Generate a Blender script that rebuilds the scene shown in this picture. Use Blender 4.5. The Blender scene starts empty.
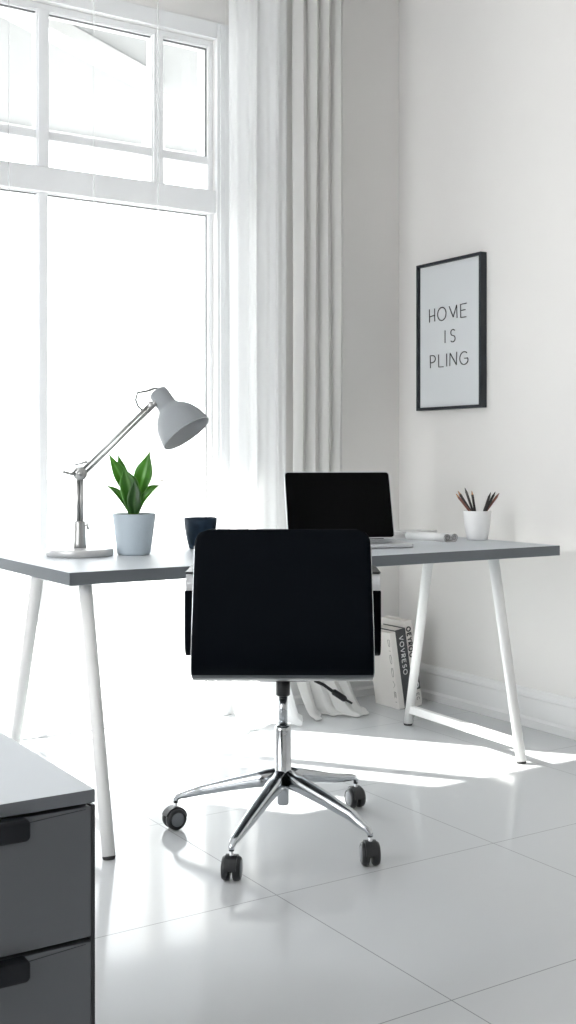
import bpy, bmesh, math, random
from mathutils import Vector, Matrix, Euler
random.seed(7)
C = bpy.context.scene.collection
R = math.radians
PI = math.pi

# ------------------------------------------------------------------ camera
# World axes: x runs along the window wall, y towards it, z up.
YAW = R(-32.5)                       # direction the camera (and the chair) faces
cam_d = bpy.data.cameras.new('camera')
cam = bpy.data.objects.new('camera', cam_d); C.objects.link(cam)
cam.location = (0, 0, 1.05)
cam.rotation_euler = (R(90), 0, YAW)
cam_d.sensor_fit = 'VERTICAL'; cam_d.sensor_height = 36; cam_d.sensor_width = 20.25
cam_d.lens = 36 * 1153 / 1024
cam_d.shift_y = -52 / 1024
cam_d.clip_start = 0.05
bpy.context.scene.camera = cam

# ------------------------------------------------------------------ world, sun, added fill
W = bpy.data.worlds.new('sky'); bpy.context.scene.world = W; W.use_nodes = True
bg = W.node_tree.nodes['Background']
bg.inputs[0].default_value = (0.96, 0.98, 1.0, 1); bg.inputs[1].default_value = 6.4

sun_d = bpy.data.lights.new('sun', 'SUN'); sun_d.energy = 25.0; sun_d.angle = R(0.9)
sun_d.color = (1.0, 0.97, 0.93)
sun = bpy.data.objects.new('sun', sun_d); C.objects.link(sun)
sun.rotation_euler = Vector((0.74, -1.0, -0.80)).to_track_quat('-Z', 'Y').to_euler()

def area(name, loc, direction, sx, sy, power, col=(1.0, 0.985, 0.955)):
    d = bpy.data.lights.new(name, 'AREA'); d.shape = 'RECTANGLE'; d.size = sx; d.size_y = sy
    d.energy = power; d.color = col
    o = bpy.data.objects.new(name, d); C.objects.link(o); o.location = loc
    o.rotation_euler = Vector(direction).to_track_quat('-Z', 'Y').to_euler()
    return o
# added soft fill light, standing in the unseen left wall's opening
area('side_fill', (-2.35, 1.8, 1.5), (1, 0, -0.05), 2.4, 2.2, 6.5)

vs = bpy.context.scene.view_settings
vs.view_transform = 'Standard'; vs.look = 'None'; vs.gamma = 1; vs.use_curve_mapping = False
vs.exposure = -0.05

# ------------------------------------------------------------------ materials
def mat(name, col, rough=0.5, metal=0.0, spec=0.5, coat=0.0, bump=None, var=0.0, sheen=0.0, trans=None, coat_rough=0.05):
    m = bpy.data.materials.new(name); m.use_nodes = True
    nt = m.node_tree; b = nt.nodes['Principled BSDF']
    b.inputs['Base Color'].default_value = (*col, 1)
    b.inputs['Roughness'].default_value = rough; b.inputs['Metallic'].default_value = metal
    b.inputs['Specular IOR Level'].default_value = spec
    b.inputs['Coat Weight'].default_value = coat; b.inputs['Coat Roughness'].default_value = coat_rough
    b.inputs['Sheen Weight'].default_value = sheen
    tc = nt.nodes.new('ShaderNodeTexCoord')
    if var:
        n = nt.nodes.new('ShaderNodeTexNoise'); n.inputs['Scale'].default_value = 9; n.inputs['Detail'].default_value = 6
        nt.links.new(tc.outputs['Object'], n.inputs['Vector'])
        mx = nt.nodes.new('ShaderNodeMix'); mx.data_type = 'RGBA'
        mx.inputs[6].default_value = (*[max(0, c * (1 - var)) for c in col], 1)
        mx.inputs[7].default_value = (*[min(1, c * (1 + var)) for c in col], 1)
        nt.links.new(n.outputs['Fac'], mx.inputs[0]); nt.links.new(mx.outputs[2], b.inputs['Base Color'])
    if bump:
        sc, st = bump
        n = nt.nodes.new('ShaderNodeTexNoise'); n.inputs['Scale'].default_value = sc; n.inputs['Detail'].default_value = 3
        nt.links.new(tc.outputs['Object'], n.inputs['Vector'])
        bp = nt.nodes.new('ShaderNodeBump'); bp.inputs['Strength'].default_value = st; bp.inputs['Distance'].default_value = 0.002
        nt.links.new(n.outputs['Fac'], bp.inputs['Height']); nt.links.new(bp.outputs['Normal'], b.inputs['Normal'])
    return m

M = {}
M['wall'] = mat('wall_paint', (0.80, 0.785, 0.765), 0.75, bump=(180, 0.12), var=0.01)
M['ceiling'] = mat('ceiling_paint', (0.85, 0.85, 0.85), 0.8)
M['trim'] = mat('trim_paint', (0.80, 0.80, 0.795), 0.4)
M['winframe'] = mat('window_paint', (0.80, 0.81, 0.82), 0.35)
M['seal'] = mat('glazing_rubber', (0.06, 0.065, 0.07), 0.5)
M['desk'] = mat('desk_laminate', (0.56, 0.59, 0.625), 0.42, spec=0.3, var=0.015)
M['desk_edge_shade'] = mat('desk_edge_painted_shade', (0.165, 0.18, 0.195), 0.6, spec=0.12, var=0.05)  # backlit shade of the desk's sides, put into a darker colour
M['whitemetal'] = mat('white_powder_coat', (0.80, 0.80, 0.79), 0.38)
M['pad'] = mat('dark_foot_rubber', (0.03, 0.03, 0.03), 0.7)
M['leather'] = mat('black_leather', (0.0012, 0.0022, 0.0042), 0.55, spec=0.06, bump=(260, 0.05))
M['shell_sheen'] = mat('shell_painted_floor_sheen', (0.045, 0.052, 0.06), 0.3, spec=0.6)  # lighter grey paints the floor's reflection onto the lower bend
M['blackplastic'] = mat('black_plastic', (0.012, 0.013, 0.015), 0.38)
M['greycap'] = mat('grey_hub_plastic', (0.16, 0.17, 0.19), 0.35)
M['chrome'] = mat('polished_aluminium', (0.52, 0.54, 0.56), 0.16, metal=1.0)
M['brushed'] = mat('brushed_aluminium', (0.62, 0.63, 0.65), 0.3, metal=1.0)
M['cabfront'] = mat('slate_grey_lacquer', (0.105, 0.112, 0.122), 0.4, var=0.02)
M['cabdark'] = mat('dark_cabinet_carcass', (0.02, 0.021, 0.024), 0.5)
M['cabtop'] = mat('pale_grey_laminate', (0.47, 0.495, 0.525), 0.45, spec=0.25)
M['cabedge'] = mat('grey_edge_band', (0.13, 0.14, 0.155), 0.4)
M['handle'] = mat('matt_black_pull', (0.006, 0.007, 0.010), 0.5, spec=0.25)
M['lampgrey'] = mat('lamp_grey_enamel', (0.31, 0.33, 0.345), 0.5, spec=0.3, bump=(300, 0.8))
M['cablegrey'] = mat('grey_cable', (0.10, 0.10, 0.10), 0.5)
M['lampmetal'] = mat('satin_nickel', (0.42, 0.42, 0.415), 0.36, metal=0.85)
M['lampbase'] = mat('lamp_base_steel', (0.60, 0.60, 0.60), 0.3, metal=0.35)
M['lampinner'] = mat('lamp_inner_white', (0.60, 0.615, 0.63), 0.5)
M['bulb'] = mat('frosted_bulb', (0.85, 0.85, 0.83), 0.3)
M['pot'] = mat('pale_blue_ceramic', (0.46, 0.53, 0.585), 0.55, bump=(60, 0.7))
M['soil'] = mat('potting_soil', (0.035, 0.025, 0.018), 0.95, bump=(80, 1.0), var=0.4)
M['budpale'] = mat('pale_bud', (0.55, 0.50, 0.42), 0.7)
M['bluecup'] = mat('navy_ceramic', (0.008, 0.021, 0.040), 0.5, spec=0.2)
M['whitecup'] = mat('white_porcelain', (0.84, 0.84, 0.84), 0.35)
M['silver'] = mat('laptop_aluminium', (0.62, 0.63, 0.65), 0.34, metal=0.8)
M['screen'] = mat('screen_black', (0.0012, 0.0012, 0.0014), 0.45, spec=0.06)
M['keys'] = mat('key_grey', (0.30, 0.31, 0.33), 0.5)
M['paper'] = mat('white_paper', (0.82, 0.82, 0.82), 0.7)
M['print'] = mat('grey_print', (0.42, 0.43, 0.45), 0.7)
M['ink'] = mat('black_ink', (0.018, 0.018, 0.022), 0.6)
M['softink'] = mat('soft_grey_ink', (0.20, 0.19, 0.18), 0.6)
M['frame'] = mat('black_frame_wood', (0.010, 0.014, 0.020), 0.4)
M['art'] = mat('poster_paper', (0.70, 0.725, 0.74), 0.6)
M['bookwhite'] = mat('cream_book_cover', (0.78, 0.755, 0.72), 0.6)
M['bookdark'] = mat('charcoal_book_cover', (0.065, 0.068, 0.072), 0.55)
M['booklabel'] = mat('white_book_label', (0.72, 0.70, 0.67), 0.6)
M['page'] = mat('page_block', (0.74, 0.71, 0.66), 0.8)
M['pencilblack'] = mat('black_pencil', (0.025, 0.02, 0.02), 0.4)
M['pencilbrown'] = mat('brown_pencil', (0.20, 0.075, 0.055), 0.45)
M['pencilwood'] = mat('pencil_wood', (0.50, 0.26, 0.12), 0.6)
M['patio'] = mat('pale_patio_concrete', (0.46, 0.46, 0.455), 0.85, var=0.04)
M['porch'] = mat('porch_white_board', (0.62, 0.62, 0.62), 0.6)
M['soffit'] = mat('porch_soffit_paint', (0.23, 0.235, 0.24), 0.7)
M['track'] = mat('curtain_track_white', (0.8, 0.8, 0.8), 0.4)

def leafmat(name, base, mid):
    m = bpy.data.materials.new(name); m.use_nodes = True; nt = m.node_tree; b = nt.nodes['Principled BSDF']
    tc = nt.nodes.new('ShaderNodeTexCoord'); sp = nt.nodes.new('ShaderNodeSeparateXYZ')
    nt.links.new(tc.outputs['UV'], sp.inputs[0])
    a = nt.nodes.new('ShaderNodeMath'); a.operation = 'SUBTRACT'; a.inputs[1].default_value = 0.5
    nt.links.new(sp.outputs[0], a.inputs[0])
    ab = nt.nodes.new('ShaderNodeMath'); ab.operation = 'ABSOLUTE'; nt.links.new(a.outputs[0], ab.inputs[0])
    r = nt.nodes.new('ShaderNodeValToRGB'); r.color_ramp.elements[0].color = (*mid, 1); r.color_ramp.elements[1].color = (*base, 1)
    r.color_ramp.elements[0].position = 0.03; r.color_ramp.elements[1].position = 0.13
    e = r.color_ramp.elements.new(0.49); e.color = (*[c * 1.5 for c in mid], 1)
    e2 = r.color_ramp.elements.new(0.44); e2.color = (*base, 1)
    nt.links.new(ab.outputs[0], r.inputs[0]); nt.links.new(r.outputs[0], b.inputs['Base Color'])
    b.inputs['Roughness'].default_value = 0.35
    tl = nt.nodes.new('ShaderNodeBsdfTranslucent'); tl.inputs[0].default_value = (0.26, 0.55, 0.07, 1)
    ms = nt.nodes.new('ShaderNodeMixShader'); ms.inputs[0].default_value = 0.4
    nt.links.new(b.outputs[0], ms.inputs[1]); nt.links.new(tl.outputs[0], ms.inputs[2])
    nt.links.new(ms.outputs[0], nt.nodes['Material Output'].inputs[0])
    return m
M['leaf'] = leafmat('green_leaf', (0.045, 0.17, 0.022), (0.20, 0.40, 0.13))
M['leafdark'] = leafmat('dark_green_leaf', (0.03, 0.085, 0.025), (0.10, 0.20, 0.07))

def cloth(name, transp, transl, col):
    m = bpy.data.materials.new(name); m.use_nodes = True; nt = m.node_tree
    for n in list(nt.nodes):
        if n.type == 'BSDF_PRINCIPLED': nt.nodes.remove(n)
    out = nt.nodes['Material Output']
    d = nt.nodes.new('ShaderNodeBsdfDiffuse'); d.inputs[0].default_value = (*col, 1)
    t = nt.nodes.new('ShaderNodeBsdfTranslucent'); t.inputs[0].default_value = (*col, 1)
    tr = nt.nodes.new('ShaderNodeBsdfTransparent')
    a = nt.nodes.new('ShaderNodeMixShader'); a.inputs[0].default_value = transl
    b = nt.nodes.new('ShaderNodeMixShader'); b.inputs[0].default_value = transp
    nt.links.new(d.outputs[0], a.inputs[1]); nt.links.new(t.outputs[0], a.inputs[2])
    nt.links.new(a.outputs[0], b.inputs[1]); nt.links.new(tr.outputs[0], b.inputs[2])
    nt.links.new(b.outputs[0], out.inputs[0])
    return m
M['voile'] = cloth('sheer_voile', 0.90, 0.5, (0.85, 0.86, 0.87))
M['seam'] = cloth('voile_seam', 0.6, 0.5, (0.78, 0.79, 0.80))
M['gauze'] = cloth('gathered_gauze', 0.15, 0.6, (0.96, 0.965, 0.97))
M['drape'] = cloth('linen_drape', 0.03, 0.30, (0.80, 0.795, 0.78))

def glassmat():
    m = bpy.data.materials.new('window_glass'); m.use_nodes = True; nt = m.node_tree
    nt.nodes.remove(nt.nodes['Principled BSDF'])
    g = nt.nodes.new('ShaderNodeBsdfGlossy'); g.inputs['Roughness'].default_value = 0.02
    t = nt.nodes.new('ShaderNodeBsdfTransparent'); t.inputs[0].default_value = (0.97, 0.985, 0.98, 1)
    x = nt.nodes.new('ShaderNodeMixShader')
    x.inputs[0].default_value = 0.05
    nt.links.new(t.outputs[0], x.inputs[1]); nt.links.new(g.outputs[0], x.inputs[2])
    nt.links.new(x.outputs[0], nt.nodes['Material Output'].inputs[0])
    return m
M['glass'] = glassmat()

def floormat():
    m = bpy.data.materials.new('glossy_white_tile'); m.use_nodes = True; nt = m.node_tree; b = nt.nodes['Principled BSDF']
    tc = nt.nodes.new('ShaderNodeTexCoord'); sp = nt.nodes.new('ShaderNodeSeparateXYZ')
    nt.links.new(tc.outputs['Object'], sp.inputs[0])
    def mth(op, a, bb=None):
        n = nt.nodes.new('ShaderNodeMath'); n.operation = op
        for i, v in enumerate((a, bb)):
            if v is None: continue
            if isinstance(v, (int, float)): n.inputs[i].default_value = v
            else: nt.links.new(v, n.inputs[i])
        return n.outputs[0]
    def line(ax, off, per, w):
        s = mth('SUBTRACT', ax, off); s = mth('DIVIDE', s, per); s = mth('SUBTRACT', s, mth('FLOOR', mth('ADD', s, 0.5)))
        s = mth('ABSOLUTE', s); s = mth('MULTIPLY', s, per)
        return mth('LESS_THAN', s, w)
    g = mth('MAXIMUM', line(sp.outputs[0], 1.472, 0.70, 0.0013), line(sp.outputs[1], 2.362, 0.643, 0.0013))
    n = nt.nodes.new('ShaderNodeTexNoise'); n.inputs['Scale'].default_value = 1.4
    nt.links.new(tc.outputs['Object'], n.inputs['Vector'])
    cr = nt.nodes.new('ShaderNodeMix'); cr.data_type = 'RGBA'
    cr.inputs[6].default_value = (0.60, 0.615, 0.63, 1); cr.inputs[7].default_value = (0.63, 0.642, 0.652, 1)
    nt.links.new(n.outputs[0], cr.inputs[0])
    mx = nt.nodes.new('ShaderNodeMix'); mx.data_type = 'RGBA'; mx.inputs[7].default_value = (0.25, 0.26, 0.27, 1)
    nt.links.new(g, mx.inputs[0]); nt.links.new(cr.outputs[2], mx.inputs[6])
    nt.links.new(mx.outputs[2], b.inputs['Base Color'])
    rr = nt.nodes.new('ShaderNodeMath'); rr.operation = 'MULTIPLY_ADD'; rr.inputs[1].default_value = 0.5; rr.inputs[2].default_value = 0.11
    nt.links.new(g, rr.inputs[0]); nt.links.new(rr.outputs[0], b.inputs['Roughness'])
    b.inputs['Specular IOR Level'].default_value = 0.27
    n2 = nt.nodes.new('ShaderNodeTexNoise'); n2.inputs['Scale'].default_value = 2.2; n2.inputs['Detail'].default_value = 1
    nt.links.new(tc.outputs['Object'], n2.inputs['Vector'])
    h = mth('SUBTRACT', mth('MULTIPLY', n2.outputs[0], 1.0), g)
    bp = nt.nodes.new('ShaderNodeBump'); bp.inputs['Strength'].default_value = 0.25; bp.inputs['Distance'].default_value = 0.004
    nt.links.new(h, bp.inputs['Height']); nt.links.new(bp.outputs['Normal'], b.inputs['Normal'])
    return m
M['floor'] = floormat()

# ------------------------------------------------------------------ mesh helpers
def obj(name, bm, m, parent=None, smooth=False, bevel=0.0, seg=2, loc=None, rot=None, solid=0.0, subsurf=0, auto=False):
    me = bpy.data.meshes.new(name); bmesh.ops.recalc_face_normals(bm, faces=bm.faces[:]); bm.to_mesh(me); bm.free()
    mm = m if isinstance(m, (list, tuple)) else [m]
    for x in mm: me.materials.append(M[x])
    if smooth:
        for p in me.polygons: p.use_smooth = True
    o = bpy.data.objects.new(name, me); C.objects.link(o)
    if parent is not None: o.parent = parent
    if loc is not None: o.location = loc
    if rot is not None: o.rotation_euler = rot
    if solid:
        s = o.modifiers.new('solid', 'SOLIDIFY'); s.thickness = solid; s.offset = 0
    if bevel:
        b = o.modifiers.new('bevel', 'BEVEL'); b.width = bevel; b.segments = seg; b.limit_method = 'ANGLE'; b.angle_limit = R(35)
        b.harden_normals = False
    if subsurf:
        s = o.modifiers.new('sub', 'SUBSURF'); s.levels = subsurf; s.render_levels = subsurf
    return o
def BM(): return bmesh.new()
def box(bm, x0, x1, y0, y1, z0, z1, mi=0, mtx=None):
    vs_ = [bm.verts.new((x, y, z)) for x in (x0, x1) for y in (y0, y1) for z in (z0, z1)]
    if mtx:
        for v in vs_: v.co = mtx @ v.co
    for f in ((0, 1, 3, 2), (4, 6, 7, 5), (0, 4, 5, 1), (2, 3, 7, 6), (0, 2, 6, 4), (1, 5, 7, 3)):
        bm.faces.new([vs_[i] for i in f]).material_index = mi
    return bm
def bx(*a): return box(BM(), *a)
def frame_axes(t, up=Vector((0, 0, 1))):
    t = t.normalized()
    if abs(t.dot(up)) > 0.97: up = Vector((0, 1, 0))
    s = t.cross(up).normalized(); u = s.cross(t).normalized()
    return s, u
def tube(bm, pts, rad, n=16, mi=0, cap=True, flat=1.0):
    pts = [Vector(p) for p in pts]; rings = []
    s = None
    for i, p in enumerate(pts):
        t = (pts[min(i + 1, len(pts) - 1)] - pts[max(i - 1, 0)])
        if s is None: s, u = frame_axes(t)
        else:
            tn = t.normalized(); s = (s - tn * s.dot(tn)).normalized(); u = s.cross(tn).normalized()
        r = rad[i] if isinstance(rad, (list, tuple)) else rad
        rings.append([bm.verts.new(p + s * math.cos(2 * PI * k / n) * r + u * math.sin(2 * PI * k / n) * r * flat) for k in range(n)])
    for a, b in zip(rings, rings[1:]):
        for k in range(n):
            f = bm.faces.new((a[k], a[(k + 1) % n], b[(k + 1) % n], b[k])); f.material_index = mi; f.smooth = True
    if cap:
        for r_ in (rings[0], rings[-1]):
            bm.faces.new(r_).material_index = mi
    return bm
def lathe(bm, prof, n=48, mi=0, mtx=None, close=False):
    rings = []
    for r, z in prof:
        if r < 1e-6: rings.append([bm.verts.new((0, 0, z))])
        else: rings.append([bm.verts.new((r * math.cos(2 * PI * k / n), r * math.sin(2 * PI * k / n), z)) for k in range(n)])
    for a, b in zip(rings, rings[1:]):
        for k in range(n):
            k2 = (k + 1) % n
            if len(a) == 1 and len(b) == 1: continue
            if len(a) == 1: f = bm.faces.new((a[0], b[k2], b[k]))
            elif len(b) == 1: f = bm.faces.new((a[k], a[k2], b[0]))
            else: f = bm.faces.new((a[k], a[k2], b[k2], b[k]))
            f.material_index = mi; f.smooth = True
    if mtx:
        for rr in rings:
            for v in rr: v.co = mtx @ v.co
    return bm
def prism(bm, poly, d0, d1, axis='y', mi=0, smooth=False):
    """extrude a closed 2-D outline: axis y -> outline in xz, x -> outline in yz, z -> outline in xy"""
    def P(a, b, d): return {'y': (a, d, b), 'x': (d, a, b), 'z': (a, b, d)}[axis]
    A = [bm.verts.new(P(a, b, d0)) for a, b in poly]; B = [bm.verts.new(P(a, b, d1)) for a, b in poly]
    n = len(poly)
    bm.faces.new(A).material_index = mi; bm.faces.new(B[::-1]).material_index = mi
    for i in range(n):
        f = bm.faces.new((A[i], A[(i + 1) % n], B[(i + 1) % n], B[i])); f.material_index = mi; f.smooth = smooth
    return bm
def rrect(x0, x1, y0, y1, r, n=5, corners=(1, 1, 1, 1)):
    out = []
    for (cx, cy, a0), on in zip(((x1 - r, y1 - r, 0), (x0 + r, y1 - r, 90), (x0 + r, y0 + r, 180), (x1 - r, y0 + r, 270)), corners):
        if on:
            for k in range(n + 1):
                a = R(a0 + 90 * k / n); out.append((cx + r * math.cos(a), cy + r * math.sin(a)))
        else:
            out.append((cx + (r if a0 in (0, 270) else -r), cy + (r if a0 in (0, 90) else -r)))
    return out
def align(p, d):
    """matrix taking local z to direction d, origin to p"""
    return Matrix.Translation(Vector(p)) @ Vector(d).to_track_quat('Z', 'Y').to_matrix().to_4x4()

def thing(name, label, cat, loc=(0, 0, 0), rotz=0, group=None):
    o = bpy.data.objects.new(name, None); C.objects.link(o); o.empty_display_size = 0.1
    o.location = loc; o.rotation_euler = (0, 0, rotz); o['label'] = label; o['category'] = cat
    if group: o['group'] = group
    return o
def tag(o, label, cat, group=None, kind=None):
    o['label'] = label; o['category'] = cat
    if group: o['group'] = group
    if kind: o['kind'] = kind
    return o
def struct(name, bm, m, label=None, cat=None, **k):
    o = obj(name, bm, m, **k); o['kind'] = 'structure'
    if label: o['label'] = label; o['category'] = cat
    return o

# ------------------------------------------------------------------ the room
XL, XR, YB, YW, ZC = -2.5, 3.253, -3.4, 4.164, 3.3
WT = 0.15
struct('floor', bx(XL, XR + WT, YB, YW + WT, -0.06, 0), 'floor', 'glossy white tiled floor with thin grey joints', 'floor')
struct('ceiling', bx(XL, XR + WT, YB, YW + WT, ZC, ZC + 0.1), 'ceiling', 'plain white ceiling', 'ceiling')
struct('wall_right', bx(XR, XR + WT, YB, YW + WT, 0, ZC), 'wall', 'pale grey-white wall on the right carrying the framed print', 'wall')
# window wall with two openings (the unseen second one is added to let in sun)
OPEN = ((0.72, 1.18, 0.0, 2.777), (1.32, 2.294, 0.0, 2.777))
wb = BM()
cuts = sorted(OPEN); xprev = XL
for x0, x1, z0, z1 in cuts:
    box(wb, xprev, x0, YW, YW + WT, 0, ZC); box(wb, x0, x1, YW, YW + WT, z1, ZC); xprev = x1
box(wb, xprev, XR, YW, YW + WT, 0, ZC)
struct('wall_back', wb, 'wall', 'pale wall holding the tall white window behind the desk', 'wall')
# wall behind the camera; left wall with a wide opening added for the fill light
struct('wall_front', bx(XL - WT, XR + WT, YB - WT, YB, 0, ZC), 'wall', 'plain wall on the near side of the room', 'wall')
wb = BM()
box(wb, XL - WT, XL, YB, 0.5, 0, ZC); box(wb, XL - WT, XL, 3.1, YW + WT, 0, ZC)
box(wb, XL - WT, XL, 0.5, 3.1, 0, 0.4); box(wb, XL - WT, XL, 0.5, 3.1, 2.65, ZC)
struct('wall_left', wb, 'wall', 'wall on the left side of the room with a wide opening added for fill light', 'wall')

def skirting_profile():
    # (distance from wall, height)
    return [(0, 0), (0.022, 0), (0.022, 0.030), (0.018, 0.034), (0.013, 0.040), (0.013, 0.112), (0.018, 0.118), (0.018, 0.130),
            (0.012, 0.138), (0.009, 0.146), (0.004, 0.150), (0, 0.150)]
b = prism(BM(), [(XR - d, z) for d, z in skirting_profile()], YB, YW, 'y')
struct('baseboard_right', b, 'trim', 'white moulded skirting board along the right wall', 'baseboard')
b = prism(BM(), [(YW - d, z) for d, z in skirting_profile()], 2.36, XR - 0.0225, 'x')
struct('baseboard_back', b, 'trim', 'white moulded skirting board beside the corner below the window wall', 'baseboard')

def window(name, x0, x1, z0, z1, label):
    root = bpy.data.objects.new(name, None); C.objects.link(root); root['kind'] = 'structure'
    root['label'] = label; root['category'] = 'window'
    cw = 0.067
    b = BM()
    box(b, x0 - cw, x0, YW - 0.022, YW, 0.0, z1 + cw); box(b, x1, x1 + cw, YW - 0.022, YW, 0.0, z1 + cw)
    box(b, x0, x1, YW - 0.022, YW, z1, z1 + cw)
    box(b, x0 - cw + 0.012, x0 - 0.012, YW - 0.030, YW - 0.022, 0, z1 + cw - 0.012); box(b, x1 + 0.012, x1 + cw - 0.012, YW - 0.030, YW - 0.022, 0, z1 + cw - 0.012)
    obj('window_casing', b, 'winframe', root, bevel=0.003)
    # outer frame in the reveal
    fy0, fy1 = YW + 0.012, YW + 0.075
    t = 0.018; tz0, tz1 = 2.062, 2.156
    b = BM()
    box(b, x0, x0 + t, fy0, fy1, z0, z1); box(b, x1 - t, x1, fy0, fy1, z0, z1)
    box(b, x0 + t, x1 - t, fy0, fy1, z1 - 0.026, z1); box(b, x0 + t, x1 - t, fy0, fy1, z0, z0 + 0.006)
    obj('window_frame', b, 'winframe', root, bevel=0.002)
    obj('transom', bx(x0, x1, YW - 0.012, fy1, tz0, tz1), 'winframe', root, bevel=0.004)
    m1, m2 = x0 + 0.2485 * (x1 - x0), x1 - 0.2587 * (x1 - x0)
    for xm in (m1, m2):
        obj('mullion', bx(xm - 0.021, xm + 0.021, YW + 0.004, fy1, tz1, z1 - 0.024), 'winframe', root, bevel=0.003)
    obj('mullion', bx(m1 - 0.017, m1 + 0.017, YW + 0.008, fy1, z0 + 0.006, tz0), 'winframe', root, bevel=0.003)
    gb = (2.266, 2.298)
    for a, c in ((x0 + t, m1 - 0.021), (m1 + 0.021, m2 - 0.021), (m2 + 0.021, x1 - t)):
        # thin sash round each light, its glazing bar and glass
        s = 0.004; b = BM()
        box(b, a, a + s, fy0 + 0.004, fy1 - 0.01, tz1, z1 - 0.026); box(b, c - s, c, fy0 + 0.004, fy1 - 0.01, tz1, z1 - 0.026)
        box(b, a + s, c - s, fy0 + 0.004, fy1 - 0.01, z1 - 0.026 - s, z1 - 0.026); box(b, a + s, c - s, fy0 + 0.004, fy1 - 0.01, tz1, tz1 + s)
        box(b, a + s, c - s, fy0 + 0.006, fy1 - 0.01, *gb)
        sash = obj('sash', b, 'winframe', root, bevel=0.002)
        g = BM(); box(g, a + s, c - s, YW + 0.036, YW + 0.040, tz1 + s, z1 - 0.026 - s)
        obj('glass_pane', g, 'glass', sash)
        b = BM(); box(b, a + s, c - s, YW + 0.028, YW + 0.036, z1 - 0.026 - s - 0.005, z1 - 0.026 - s)
        if c > x1 - 0.05: box(b, c - s - 0.004, c - s, YW + 0.028, YW + 0.036, gb[1], z1 - 0.026 - s - 0.005)
        obj('glazing_seal', b, 'seal', sash)
    for a, c in ((x0 + t, m1 - 0.017), (m1 + 0.017, x1 - t)):
        s = 0.003; b = BM()
        box(b, a, a + s, fy0 + 0.004, fy1 - 0.01, z0 + 0.006, tz0); box(b, c - s, c, fy0 + 0.004, fy1 - 0.01, z0 + 0.006, tz0)
        box(b, a + s, c - s, fy0 + 0.004, fy1 - 0.01, tz0 - s, tz0)
        sash = obj('sash', b, 'winframe', root, bevel=0.002)
        g = BM(); box(g, a + s, c - s, YW + 0.036, YW + 0.040, z0 + 0.006, tz0 - s)
        obj('glass_pane', g, 'glass', sash)
        b = BM(); box(b, a + s, c - s, YW + 0.028, YW + 0.036, tz0 - s - 0.004, tz0 - s)
        if c > x1 - 0.05: box(b, c - s - 0.003, c - s, YW + 0.028, YW + 0.036, z0 + 0.06, tz0 - s - 0.004)
        obj('glazing_seal', b, 'seal', sash)
    return root
window('window_1', *OPEN[1], 'tall white-framed window with small upper panes behind the desk')
window('window_2_unseen', *OPEN[0], 'unseen second tall window added further left along the same wall to let in sun')

# ------------------------------------------------------------------ outdoors: patio, and a porch roof added to block high sun
struct('patio_ground', bx(-30, 40, YW + WT, 60, -0.1, -0.004), 'patio', 'pale sunlit patio outside the window', 'ground')
PE = 6.40                                           # outer edge of the porch roof, set by where its shade must fall
pr = thing('porch_shade_roof', 'white porch roof seen through the upper window panes, added to keep high sun off the desk', 'roof', (0, 0, 0))
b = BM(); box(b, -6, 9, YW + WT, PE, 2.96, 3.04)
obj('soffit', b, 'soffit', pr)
obj('fascia', bx(-6, 9, PE - 0.04, PE, 2.90, 3.06), 'porch', pr, bevel=0.004)
# boxed beams under the soffit
def beam(p, q, w, z0, z1):
    p = Vector((*p, 0)); q = Vector((*q, 0)); d = (q - p).normalized(); n = Vector((-d.y, d.x, 0)) * w / 2
    return prism(BM(), [(v.x, v.y) for v in (p - n, q - n, q + n, p + n)], z0, z1, 'z')
obj('beam', beam((1.15, 4.36), (2.50, 5.19), 0.11, 2.89, 2.958), 'porch', pr, bevel=0.004)
pp = thing('porch_post', 'slim white porch post standing out on the patio', 'post', (2.55, 5.27, -0.02))
obj('shaft', bx(-0.045, 0.045, -0.045, 0.045, 0, 2.92), 'porch', pp, bevel=0.004)
obj('capital', bx(-0.065, 0.065, -0.055, 0.055, 2.83, 2.915), 'porch', pp, bevel=0.004)

# ------------------------------------------------------------------ desk
desk = thing('desk', 'long pale grey desk on white splayed trestle legs', 'desk', (0, 0, 0))
DX0, DX1, DY0, DY1, DZ = 1.196, 3.078, 2.996, 3.75, 0.74
desk.location = ((DX0 + DX1) / 2, (DY0 + DY1) / 2, 0)
ox, oy = desk.location.x, desk.location.y
obj('desktop', bx(DX0 - ox, DX1 - ox, DY0 - oy, DY1 - oy, DZ - 0.036, DZ), ['desk', 'desk_edge_shade'], desk, bevel=0.0015)
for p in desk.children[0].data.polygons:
    if abs(p.normal.z) < 0.5: p.material_index = 1  # sides get the painted shade colour
def dleg(top, foot, name='leg'):
    t = Vector((top[0] - ox, top[1] - oy, 0.7035)); f = Vector((foot[0] - ox, foot[1] - oy, 0.006))
    l = obj(name, tube(BM(), [f, f.lerp(t, .5), t], [0.0175, 0.0185, 0.0195], 24), 'whitemetal', desk)
    d = (t - f).normalized()
    obj('foot_pad', tube(BM(), [Vector((f.x, f.y, 0.0)), f + d * 0.002], [0.0165, 0.0178], 24), 'pad', l)
    return t, f
lt, lf = dleg((1.262, 3.045), (1.234, 2.815)); bt, bf = dleg((1.240, 3.36), (1.272, 3.70))
def bar(f1, t1, f2, t2, z):
    def at(f, t): k = (z - f.z) / (t.z - f.z); return f.lerp(t, k)
    a, c = at(f1, t1), at(f2, t2); d = (c - a).normalized()
    s = Vector((d.y, -d.x, 0)); b = BM()
    vs_ = []
    for p in (a, c):
        for e, h in ((-1, -1), (1, -1), (1, 1), (-1, 1)):
            vs_.append(b.verts.new(p + s * e * 0.011 + Vector((0, 0, h * 0.016))))
    for f in ((0, 1, 2, 3), (7, 6, 5, 4), (0, 4, 5, 1), (1, 5, 6, 2), (2, 6, 7, 3), (3, 7, 4, 0)): b.faces.new([vs_[i] for i in f])
    return b
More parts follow.
